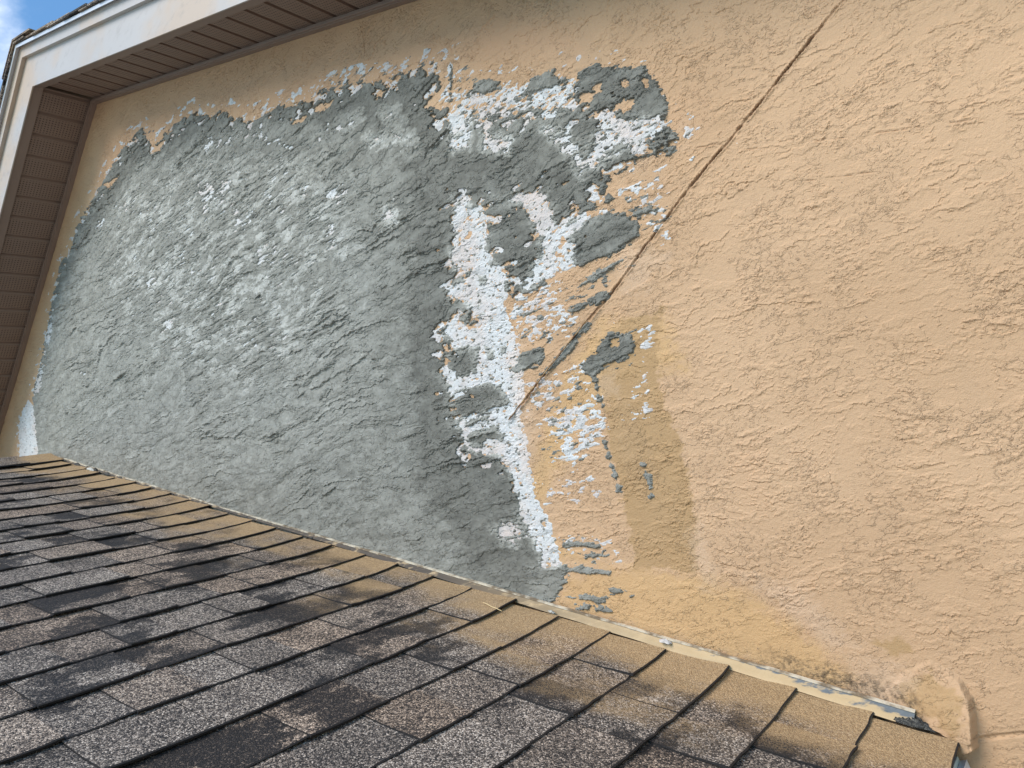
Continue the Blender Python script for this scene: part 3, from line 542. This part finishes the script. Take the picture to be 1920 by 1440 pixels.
def build_wall():
    # columns get closer together towards the near end of the wall
    xs = [-1.5]
    while xs[-1] < 3.62:
        xx = xs[-1]; d = math.hypot(3.23 - xx, 1.57)
        xs.append(xx + min(.0125, max(.0021, .00092 * d * d / 1.57)))
    xs = np.array(xs, np.float32)
    nr = 760
    tt = np.linspace(-.13, 1.845, nr).astype(np.float32)
    X, T = np.meshgrid(xs, tt)
    Z = T - X * TP
    keep = Z < (ZA - np.abs(X - XA) * TP + .02)
    low = .0030 * pn(X / .55, Z / .5, 71) + .0008 * pn(X / .16, Z / .16, 72)
    h, _, _ = trowel(X * 1.4, Z * 1.4, 100, .0025, .0012, .0011, .0012, -.03)
    h = h + low
    # the big repair keeps away from the smooth, worn band above the flashing
    calm = 1 - .7 * ss(.25, .05, T) * (X > 2.0)
    h = h * calm
    # a leaning joint in the stucco, with two ragged lips
    jd = line_d(JOINT, X + .006 * fb(X / .09, Z / .09, 81, 5, .6), Z + .006 * fb(X / .09, Z / .09, 82, 5, .6))
    jw = .0024 + .0009 * pn(X / .05, Z / .05, 83)
    jm = .35 + .65 * ss(-.18, .12, fb(X / .05, Z / .05, 91, 3))
    h = h + .0028 * np.exp(-((jd - jw * 2.0) / .0026) ** 2) * ss(-.2, .2, fb(X / .02, Z / .02, 92, 3)) - .0046 * jm * ss(jw * 1.25, jw * .45, jd)
    rust_dark = .85 * jm * ss(jw * 1.25, jw * .7, jd)  # dark brown along the bottom of the joint
    for ck in CRACKS:
        cd = line_d(ck, X + .004 * fb(X / .03, Z / .03, 84, 2), Z + .004 * fb(X / .03, Z / .03, 85, 2))
        cm_ = ss(-.15, .2, fb(X / .05, Z / .05, 93, 3))
        h = h - .0013 * cm_ * ss(.0026, .0006, cd) + .0007 * cm_ * np.exp(-((cd - .004) / .0025) ** 2); rust_dark = np.maximum(rust_dark, .25 * cm_ * ss(.0025, .001, cd))  # groove shade of the fine cracks put into the colour
    # horizontal joint low on the wall beyond the eave
    hz = np.abs(Z + 1.476 + .003 * pn(X / .08, Z / .08, 86)); h = h - .004 * ss(.006, .001, hz) * (X > 2.8)
    # kick-out: stucco built out at the foot of the flashing, its right side cut off square
    lp = sdf(LUMP, X, Z, .2)
    ramp = ss(2.60, 2.80, X + .3 * (Z + 1.42))
    lump = ss(-.004, .004, lp + .003 * fb(X / .02, Z / .02, 87, 2)) * (.0012 + .036 * ss(2.66, 2.80, X) * ss(-1.33, -1.46, Z) + .004 * fb(X / .03, Z / .03, 88, 3) * ss(2.64, 2.75, X))
    h = h + lump
    rag = .017 * fb(X / .060, (Z + .15 * X) / .028, 31, 3) + .009 * fb(X / .017, (Z + .15 * X) / .010, 32, 2)
    rag2 = .018 * fb(X / .045, (Z + .15 * X) / .024, 33, 3) + .012 * fb(X / .014, (Z + .15 * X) / .010, 34, 2)
    rag3 = .018 * fb(X / .060, (Z + .15 * X) / .016, 43, 4, .6) + .009 * fb(X / .013, (Z + .15 * X) / .008, 44, 3, .6)
    # grey plaster field
    fG = sdf(GREY_MAIN, X, Z) + rag * 1.25
    for P in GREY_BITS: fG = np.maximum(fG, sdf(P, X, Z) + rag3)
    fH = np.full(X.shape, -.08, np.float32)
    stk = fb(X / .075, (Z + .2 * X) / .016, 48, 4, .6)
    for P in WHITE: fH = np.maximum(fH, np.minimum(sdf(P, X, Z) - .002 + rag2 * 1.2, .03 * (stk + .07)))
    flk = fb(X / .060, (Z + .13 * X) / .012, 49, 4, .6)
    sw = fb(X / .042, (Z + .2 * X) / .019, 42, 4, .6)
    for P in WHITE_SOFT:
        e = ss(-.02, .03, sdf(P, X, Z) + rag2 * 1.5); fH = np.maximum(fH, np.where(e > .01, .02 * (.5 * sw + .6 * flk - .06 - (1 - e) * .5), -.03))
    for P in LIGHT_GREY:
        e = ss(-.06, .12, sdf(P, X, Z, .1) + rag) * ss(-.25, .15, fb(X / .16, Z / .10, 50, 3))
        fH = np.maximum(fH, np.where(e > .02, .014 * (flk - .36 - .30 * (1 - e)), -.08))
    bits = np.full(X.shape, -.08, np.float32)
    for P in GREY_BITS: bits = np.maximum(bits, sdf(P, X, Z) + rag3)
    fW = fH + .016                                    # the white coat runs on a little under the grey
    fH = np.minimum(fH, -bits)
    fG = np.minimum(fG, -fH)
    # ragged gaps all through the upper edge
    edge = ss(.11, .0, np.abs(sdf(GREY_MAIN, X, Z, .12))) * (T > .3)
    gap = fb(X / .050, (Z + .15 * X) / .026, 35, 4)
    fG = np.minimum(fG, .030 * (.62 - edge * .56 - gap) / .2)
    fW = np.maximum(fW, .02 * (gap - .20) / .2 * (edge > .5) - .02 * (edge <= .5))
    for P in TAN_HOLES:
        s_ = sdf(P, X, Z) + rag3 * 1.2; fG = np.minimum(fG, -s_); fW = np.minimum(fW, -s_)
    # white smears
    sm = fb(X / .030, (Z + .12 * X) / .013, 36, 4, .6)
    for dns, P in WHITE_SPECKS:
        e = ss(-.012, .03, sdf(P, X, Z) + rag * .8)
        thr = .34 - dns * .62
        fW = np.maximum(fW, np.where(e > .01, .018 * (sm - thr - (1 - e) * .5), -.02))
    # thin grey smears and crumbs beside the repair, specks in the white
    sg = fb(X / .034, (Z + .12 * X) / .012, 45, 4, .6)
    for dns, P in GREY_SPECKS:
        e = ss(-.012, .03, sdf(P, X, Z) + rag * .8)
        fG = np.maximum(fG, np.where(e > .01, .014 * (sg - .36 + dns * .40 - (1 - e) * .5), -.02))
    fk = fb(X / .016, (Z + .1 * X) / .009, 46, 3, .6)
    fG = np.maximum(fG, np.where(fW > .004, .010 * (fk - .13), -.02))
    fW = np.where(X > 1.95, np.minimum(fW, .02 * (.30 - fb(X / .022, (Z + .1 * X) / .010, 47, 3, .6))), fW)
    # relief of the plaster
    g, gn, gn2 = trowel(X, Z, 300, .0082, .0046, .0024, .0013, -.01, .050, 2.0, .13)
    soft = .55 + .45 * ss(-.08, .12, fb(X / .33, Z / .22, 37, 2))
    bottom = ss(.02, .42, T)
    g = g * soft * (.55 + .45 * bottom)
    gw = .002 * fb(X / .09, (Z + .1 * X) / .05, 38, 3)
    inn = ss(0, .016, fG)
    Sg = h * (1 - .8 * inn) + low * .8 * inn + np.clip(fG * .9, -.005, .0045) + inn * (g + gw)
    Sw = h + np.clip(fW * .25, -.003, .0011) + .0007 * fb(X / .012, Z / .012, 39, 2) * (fW > 0)
    # tone of the grey
    tone = .47 * np.ones_like(X)
    for P in PALE: tone -= .10 * ss(-.05, .08, sdf(P, X, Z, .12) + rag * 4)
    dk = np.zeros_like(X)
    for P in DARK_GREY: dk = np.maximum(dk, ss(-.04, .05, sdf(P, X, Z, .12) + rag * 3.5 + .05 * fb(X / .10, (Z + .13 * X) / .035, 51, 4, .6)))
    tone += .22 * dk
    lt = np.zeros_like(X)
    for P in LIGHT_GREY: lt = np.maximum(lt, ss(-.06, .10, sdf(P, X, Z, .1) + rag * 3))
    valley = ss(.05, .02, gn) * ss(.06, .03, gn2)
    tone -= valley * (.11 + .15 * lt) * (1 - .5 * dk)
    tone -= .40 * ss(.004, .022, fH + .03) * (fH < .0) * ss(-.03, -.004, fH) * ss(1.75, 1.95, X)     # plaster feathering out over the white
    tone += .07 * fb(X / .18, Z / .12, 40, 3)
    ochre = np.zeros_like(X); primer = np.zeros_like(X); dirt = ss(.085, .055, T + .02 * fb(X / .03, Z / .03, 89, 3)) * ss(2.40, 2.62, X + .05 * pn(X / .08, Z / .08, 90)) * ss(2.755, 2.735, X)
    for P in OCHRE: ochre = np.maximum(ochre, ss(-.004, .008, sdf(P, X, Z) + rag2 * 1.1))
    light = np.zeros_like(X); warm = np.zeros_like(X)
    for P in OCHRE_LIGHT: light = np.maximum(light, ss(-.02, .03, sdf(P, X, Z) + rag2 * 1.6))
    for P in WARM: warm = np.maximum(warm, ss(-.07, .07, sdf(P, X, Z, .1) + rag * 2))
    for P in PRIMER: primer = np.maximum(primer, ss(-.02, .02, sdf(P, X, Z) + rag2 * 1.8))
    for P in RUSTY: rust_dark = np.maximum(rust_dark, .55 * ss(-.006, .01, sdf(P, X, Z) + rag2 * 1.2) * ss(-.1, .3, sm))
    primer = np.maximum(primer, .6 * ss(-.06, .0, sdf(GREY_MAIN, X, Z, .1)) * ss(.0, .3, fb(X / .06, Z / .03, 41, 3)))
    def every(mk): return mk[:-1, :-1] & mk[:-1, 1:] & mk[1:, 1:] & mk[1:, :-1]
    def some(mk): return mk[:-1, :-1] | mk[:-1, 1:] | mk[1:, 1:] | mk[1:, :-1]
    k = every(keep)
    cg = k & some(fG > -.0042)
    fullg = every(fG > .007)
    cw = k & some(fW > -.007) & ~fullg
    cs = k & ~fullg & ~every((fW > .012) & (fG < -.004))
    o = grid_mesh('stucco', X, -h, Z, cs, 'tan', dict(ochre=ochre, ochre_light=light, warm=warm, primer=primer, rust_dark=rust_dark, dirt=dirt))
    o = grid_mesh('white_coat', X, -Sw, Z, cw, 'white', dict(primer=primer)); o['label'] = 'white bonding coat showing between the grey plaster and the tan paint'
    o = grid_mesh('plaster_patch', X, -Sg, Z, cg, 'grey', dict(tone=tone)); o['label'] = 'rough grey cement plaster trowelled over the wall'
    print('WALL', X.shape, cs.sum(), cw.sum(), cg.sum())
build_wall()
# the rest of the wall, down to the ground and behind the lower roof
def plain_wall():
    zt = lambda x, t: t - x * TP
    v = [(-1.5, .0, -3.4), (3.61, .0, -3.4), (3.61, .0, zt(3.61, -.12)), (-1.5, .0, zt(-1.5, -.12)),
         (3.61, .0, zt(3.61, 1.82)), (5.2, .0, zt(5.2, 1.82)), (5.2, .0, -3.4), (-1.5, 0, ZA - (XA + 1.5) * TP), (-3.8, 0, -3.4), (-3.8, 0, ZA - (XA + 3.8) * TP)]
    mesh('wall_base', [(x, y + .002, z) for x, y, z in v], [(0, 1, 2, 3), (1, 6, 5, 4, 2), (8, 0, 3, 7, 9)], 'tan', wall)
    bk = [(-3.8, .12, -3.4), (5.2, .12, -3.4), (5.2, .12, zt(5.2, 1.85)), (XA, .12, ZA + .02), (-3.8, .12, ZA - (XA + 3.8) * TP)]
    mesh('wall_back', bk, [(4, 3, 2, 1, 0)], 'wood', wall)
plain_wall()
def tube(name, pts, r, matname, parent, seg=8, jit=0.0):
    vs, fs = [], []
    n = len(pts)
    for i, p in enumerate(pts):
        p = Vector(p); d = (Vector(pts[min(i + 1, n - 1)]) - Vector(pts[max(i - 1, 0)])).normalized()
        a = d.cross(Vector((0, 1, 0))).normalized(); b = d.cross(a)
        rr = (r[i] if isinstance(r, (list, tuple)) else r) * (1 + jit * rng.uniform(-1, 1))
        for k in range(seg):
            t = 2 * math.pi * k / seg; vs.append(p + a * math.cos(t) * rr + b * math.sin(t) * rr)
    for i in range(n - 1):
        for k in range(seg):
            fs.append((i * seg + k, i * seg + (k + 1) % seg, (i + 1) * seg + (k + 1) % seg, (i + 1) * seg + k))
    fs += [tuple(range(seg))[::-1], tuple(range((n - 1) * seg, n * seg))]
    return mesh(name, vs, fs, matname, parent, smooth=True)
# old metal bead lying bare in the lower end of the joint
jp = []
for i in range(len(JOINT) - 1):
    a, b = JOINT[i], JOINT[i + 1]
    for k in range(8): jp.append((a[0] + (b[0] - a[0]) * k / 8, a[1] + (b[1] - a[1]) * k / 8))
jp.append(JOINT[-1])
low = [q for q in jp if q[0] < 2.44]
o = tube('joint_bead', [(x, -.0085 + .0015 * math.sin(i * 1.3), z) for i, (x, z) in enumerate(low)], .0019, 'bead', wall, 6, .3)
o['label'] = 'thin rusty metal bead bared in the leaning joint'

# ------------------------------------------------------------------ gable roof overhang
top = thing('gable_roof', 'gable roof overhang with brown vented soffit and white fascia boards', 'roof', (XA, 0, ZA))
def rk(side, x, y, t): return Vector((XA + side * x, y, ZA - x * TP + t))
def rake_box(name, side, x0, x1, y0, y1, t0, t1, mats, parent, ends=True):
    v = [rk(side, x, y, t) for x in (x0, x1) for y in (y0, y1) for t in (t0, t1)]
    f = BOXF if side > 0 else [q[::-1] for q in BOXF]
    return mesh(name, v, f, mats, parent)
OH = .254
# one soffit panel, channel profile; local x along the rake (horizontal), y outward, z plumb
PW = .102 * CP
def soffit_mesh(side):
    prof = [(0, .012), (.006, .012), (.010, .001), (.020, 0), (PW * .5, -.0012), (PW - .016, 0), (PW - .006, .001), (PW - .003, .012), (PW, .012)]
    vs, fs = [], []
    for y in (0.0, -OH):
        for x, t in prof: vs.append((side * x, y, t - x * TP))
    n = len(prof)
    for i in range(n - 1):
        q = (i, i + 1, n + i + 1, n + i); fs.append(q if side < 0 else q[::-1])
    me = bpy.data.meshes.new('soffit_panel'); me.from_pydata(vs, [], fs); me.update(); me.materials.append(MT['vinyl'])
    return me
for side, cnt in ((1, 36), (-1, 30)):
    me = soffit_mesh(side)
    for i in range(cnt):
        o = bpy.data.objects.new('soffit_panel', me); C.objects.link(o)
        x = .012 + i * PW
        o.location = rk(side, x, 0, .022); under(o, top)
    x1 = .012 + cnt * PW
    rake_box('wall_trim', side, 0, x1, -.020, -.001, .001, .022, 'trim', top)
    rake_box('wall_trim', side, 0, x1, -.028, -.0205, .004, .009, 'trim', top)
    rake_box('soffit_trim', side, 0, x1, -OH + .002, -OH + .040, .013, .021, 'trim', top)
    o = rake_box('frieze_board', side, 0, x1, -OH - .004, -OH + .001, .006, .148, 'fascia', top)
    rake_box('fascia_board', side, 0, x1, -OH - .020, -OH - .0045, .146, .196, 'fascia', top)
    rake_box('drip_edge', side, 0, x1, -OH - .034, -OH + .05, .198, .2025, 'drip', top)
    rake_box('drip_edge', side, 0, x1, -OH - .036, -OH - .0345, .188, .2025, 'drip', top)
    rake_box('roof_deck', side, 0, x1, -OH + .002, 2.4, .15, .197, 'wood', top)
    for i in range(26):
        xb = .10 + i * EXPO * CP + rng.uniform(-.004, .004)
        y0 = -OH - .040 - rng.uniform(0, .008); ra = .006 + rng.uniform(0, .005)
        xu = max(.0, xb - .19)
        v = [rk(side, xx, yy, t) for xx, tb in ((xu, .0030), (xb, .0030 + ra)) for yy in (y0, .9) for t in (.2030 + tb - .002, .2030 + tb + .006)]
        f = BOXF if side > 0 else [q[::-1] for q in BOXF]
        mesh('shingle', v, f, ['granule'], top)
cap = [(XA - .16, y, ZA + .24 - .16 * TP) for y in (-OH - .045, .9)] + [(XA, y, ZA + .228) for y in (-OH - .045, .9)] + [(XA + .16, y, ZA + .24 - .16 * TP) for y in (-OH - .045, .9)]
mesh('ridge_cap', cap + [(x, y, z - .008) for x, y, z in cap], [(0, 2, 3, 1), (2, 4, 5, 3), (6, 7, 9, 8), (8, 9, 11, 10), (0, 6, 8, 2), (2, 8, 10, 4), (0, 1, 7, 6), (4, 10, 11, 5)], 'granule', top)

# ------------------------------------------------------------------ lower roof
roof = thing('lower_roof', 'weathered brown asphalt shingle roof sloping down along the stucco wall', 'roof', (.8, -.9, -.6))
Y_END = -1.95
def rise(y): return -.012 + .013 * (1 - min(1, max(0, (-y) / .26))) ** 2
def rp(s, y, h): return Vector((s * CP + h * SP, y, -s * SP + h * CP))
pieces = []
for k in range(-1, 26):
    y = -.016
    r = random.Random(500 + k)
    y -= r.uniform(.02, .0)
    thick = r.random() < .5
    first = True
    while y > Y_END:
        w = r.uniform(.10, .22) if thick else r.uniform(.08, .18)
        if first: w = r.uniform(.10, .28); first = False
        pieces.append((k, y, max(y - w, Y_END), thick, r.randint(0, 9999)))
        y -= w
        thick = not thick if r.random() < .85 else thick
def shingle_geo(k, y0, y1, thick, seed):
    r = random.Random(seed)
    sb = S24 + (24 - k) * EXPO
    su = sb - EXPO - (.07 if k < 25 else .03)
    n = 6 if y0 > -.3 else 4
    th = .0060 if thick else .0030
    lift = .0028 + (.0040 if thick else 0.0) + r.uniform(-.0006, .0012)
    tilt = r.uniform(-.0016, .0016)
    g = .0013 if thick else -.0006
    y0, y1 = y0 - g, y1 + g
    vs, fs, mi = [], [], []
    for i in range(n + 1):
        t = i / n; y = y0 + (y1 - y0) * t
        hb = rise(y)
        js = r.uniform(-.0016, .0016) + (0.0 if thick else -.004)
        jh = r.uniform(-.0007, .0007) + tilt * (t - .5) * 2
        curl = (.0022 * r.random() if i in (0, n) else 0)
        top_b = hb + .0055 + lift + jh + curl
        vs += [rp(su, y, hb + .0005 + (.002 if thick else 0)), rp(sb - EXPO * .5, y, hb + .0035 + lift * .55 + (.001 if thick else 0)), rp(sb + js - .003, y, top_b), rp(sb + js, y, top_b - .0015), rp(sb + js - .001, y, top_b - th), rp(su, y, hb - .004)]
    for i in range(n):
        a, b = i * 6, (i + 1) * 6
        for j in range(5):
            fs.append((a + j, a + j + 1, b + j + 1, b + j)); mi.append(0 if j < 2 else 1)
    fs.append((0, 5, 4, 3, 2, 1)); mi.append(1)
    e = n * 6
    fs.append((e, e + 1, e + 2, e + 3, e + 4, e + 5)); mi.append(1)
    return vs, fs, mi
camp = Vector((3.23, -1.57, -.93))
pieces.sort(key=lambda q: (rp(S24 + (24 - q[0]) * EXPO, (q[1] + q[2]) / 2, 0) - camp).length if q[1] > -1.35 else 99)
print('SHINGLES', len(pieces))
sv, sf, sm_ = [], [], []
for i, q in enumerate(pieces):
    vs, fs, mi = shingle_geo(*q)
    if i < 290:
        mesh('shingle', vs, fs, ['granule', 'asphalt'], roof, mi)
    else:
        b = len(sv); sv += vs; sf += [tuple(x + b for x in f) for f in fs]; sm_ += mi
if sv:
    o = mesh('shingle_field', sv, sf, ['granule', 'asphalt'], roof, sm_); o['kind'] = 'stuff'
dk = [rp(s, y, h) for s in (S_RIDGE, S_EAVE - .012) for y in (Y_END, -.002) for h in (-.045, -.020)]
mesh('roof_deck', dk, BOXF, 'wood', roof)
# far slope behind the ridge
xr, zr = S_RIDGE * CP, -S_RIDGE * SP - .010
v = [(xr, Y_END, zr), (xr, -.002, zr), (xr - 3, -.002, zr - 3 * TP), (xr - 3, Y_END, zr - 3 * TP)]
mesh('far_slope', v + [(x, y, z - .04) for x, y, z in v], [(0, 1, 2, 3), (7, 6, 5, 4), (0, 3, 7, 4), (1, 5, 6, 2), (2, 6, 7, 3), (0, 4, 5, 1)], 'granule', roof)
# ridge caps, each lapping the next
yy = -.02; i = 0
while yy > Y_END:
    y1 = yy - .20; hh = .0
    pr = [(-.125, -.125 * TP), (-.05, -.05 * TP + .006), (0, .012), (.05, -.05 * TP + .006), (.125, -.125 * TP)]
    vs = []
    for (y, lf) in ((yy, .010), (y1, .003)):
        for (x, z) in pr: vs += [(xr + x, y, zr + .014 + z + lf), (xr + x, y, zr + .014 + z + lf - .006)]
    fs, mi = [], []
    for j in range(4):
        a = j * 2
        fs += [(a, a + 10, a + 12, a + 2), (a + 1, a + 3, a + 13, a + 11), (a, a + 2, a + 3, a + 1), (a + 10, a + 11, a + 13, a + 12)]; mi += [0, 1, 1, 1]
    fs += [(0, 1, 11, 10), (8, 18, 19, 9)]; mi += [1, 1]
    mesh('ridge_cap', vs, fs, ['granule', 'asphalt'], roof, mi)
    yy -= EXPO; i += 1
# eave: drip edge and fascia board
def box(name, x0, x1, y0, y1, z0, z1, mats, parent):
    return mesh(name, [(x, y, z) for x in (x0, x1) for y in (y0, y1) for z in (z0, z1)], BOXF, mats, parent)
ex, ez = S_EAVE * CP, -S_EAVE * SP
box('eave_fascia', ex - .040, ex - .022, Y_END, -.012, ez - .21, ez - .022, 'eave', roof)
box('eave_drip_edge', ex - .021, ex - .010, Y_END, -.012, ez - .060, ez - .030, 'drip', roof)
box('eave_soffit', ex - .6, ex - .041, Y_END, -.004, ez - .20, ez - .19, 'trim', roof)

# ------------------------------------------------------------------ flashing along the foot of the wall
fl = thing('wall_flashing', 'worn tan painted metal flashing strip between shingles and stucco wall', 'flashing', (1.6, -.02, -.85))
def strip():
    vs, fs, up = [], [], []
    vl, fl_ = [], []
    n = 70; s0, s1 = S_RIDGE + .05, 3.075
    for i in range(n + 1):
        t = i / n; s = s0 + (s1 - s0) * t
        H = .005 + .020 * max(0, (s - .9) / 2.2) + .0015 * math.sin(i * .9) * (1 - t)
        yo = -.006 - .010 * max(0, (s - 1.0) / 2.1) - .0010 * math.sin(i * 2.1)
        for (y, h, u) in ((yo - .012, .004, 0), (yo - .010, .006, .1), (yo - .009, .4 * H + .006, .5), (yo - .004, H + .004, 1.0)):
            vs.append(rp(s, y, h)); up.append(u)
        w = rng.uniform(-.0008, .0008)
        for (y, h) in ((yo - .0065 + w, H + .0040), (yo - .0065 + w, H + .0072), (yo + .002, H + .0075), (yo + .002, H + .0042)):
            vl.append(rp(s, y, h))
    for i in range(n):
        a, b = i * 4, i * 4 + 4
        for j in range(3): fs.append((a + j, a + j + 1, b + j + 1, b + j))
        for j in range(4): fl_.append((a + j, a + (j + 1) % 4, b + (j + 1) % 4, b + j))
    fl_ += [(0, 3, 2, 1), (n * 4, n * 4 + 1, n * 4 + 2, n * 4 + 3)]
    o = mesh('flashing_sheet', vs, fs, 'flash', fl, smooth=True)
    a = o.data.attributes.new('upper', 'FLOAT', 'POINT'); a.data.foreach_set('value', up)
    mesh('flashing_lip', vl, fl_, 'lip', fl)
strip()
def lumpmesh(name, centre, ax, r0, r1, hgt, matname, parent, seed, label=None, cat=None, group=None):
    """irregular dab: a squashed, noisy dome; ax = (along, across, out) unit vectors"""
    r = random.Random(seed); vs, fs = [], []
    nu, nv = 30, 9
    k1, k2 = r.uniform(0, 6), r.uniform(0, 6)
    ph = [.86 + .16 * math.sin(2 * a_ + k1) + .12 * math.sin(5 * a_ + k2) + r.uniform(-.13, .13) for a_ in [2 * math.pi * i / 30 for i in range(30)]]
    A, B, Nn = [Vector(q) for q in ax]; c = Vector(centre)
    for j in range(nv):
        t = j / nv
        for i in range(nu):
            a = 2 * math.pi * i / nu; rad = (1 - t) ** .6 * ph[i] * (1 + r.uniform(-.07, .07))
            vs.append(c + A * math.cos(a) * r0 * rad + B * math.sin(a) * r1 * rad + Nn * (hgt * (t ** .6) * r.uniform(.72, 1.22) - .002))
    vs.append(c + Nn * hgt)
    for j in range(nv - 1):
        for i in range(nu): fs.append((j * nu + i, j * nu + (i + 1) % nu, (j + 1) * nu + (i + 1) % nu, (j + 1) * nu + i))
    for i in range(nu): fs.append(((nv - 1) * nu + i, (nv - 1) * nu + (i + 1) % nu, nv * nu))
    o = mesh(name, vs, fs, matname, parent, smooth=True)
    if label: o['label'] = label; o['category'] = cat
    if group: o['group'] = group
    return o
DS = Vector((CP, 0, -SP)); NRM = Vector((SP, 0, CP)); OUT = Vector((0, -1, 0))
AXR = (DS, OUT, NRM)
o = lumpmesh('sealant_dab', rp(3.075, -.018, .008), AXR, .050, .015, .014, 'tar', fl, 5); o['label'] = 'black roof tar smeared over the foot of the flashing'
for i, (s, a) in enumerate(((-.53, .010), (-.40, .016), (-.30, .012), (-.22, .018), (-.10, .014), (.02, .010), (.45, .007), (.95, .006), (1.32, .007), (1.5, .008))):
    o = lumpmesh('sealant_dab', rp(s, -.016, .006), AXR, a * 1.6, a * .7, a * .6, 'tar', fl, 40 + i)

# plaster that dropped on the roof and the flashing
lumpmesh('plaster_dropping', rp(2.575, -.026, .022), AXR, .015, .010, .006, 'white', None, 71, 'pale grey plaster lump stuck on the flashing above a shingle corner', 'plaster lump')
lumpmesh('plaster_dropping', rp(2.27, -.030, .012), AXR, .011, .005, .004, 'grey', None, 72, 'small flat grey plaster spot at the foot of the flashing', 'plaster lump')
lumpmesh('plaster_dropping', rp(-.235, -.03, .008), AXR, .035, .010, .010, 'grey', None, 73, 'grey plaster crumb at the far upper end of the flashing', 'plaster lump')
st = [rp(2.10 + .018 * i, -.09 - .004 * i - .0015 * math.sin(i), .007 + .001 * (i % 2)) for i in range(5)]
o = tube('straw_stalk', st, .0012, 'straw', None, 5)
o['label'] = 'short pale straw stalk lying on a tan shingle near the flashing'; o['category'] = 'straw'

# ------------------------------------------------------------------ ground
n = 24; R = 900
vs = [(0, 0, -3.4)] + [(math.cos(2 * math.pi * i / n) * R, math.sin(2 * math.pi * i / n) * R, -3.4) for i in range(n)]
o = mesh('ground', vs, [(0, 1 + i, 1 + (i + 1) % n) for i in range(n)], 'bounce_ground'); o['kind'] = 'structure'
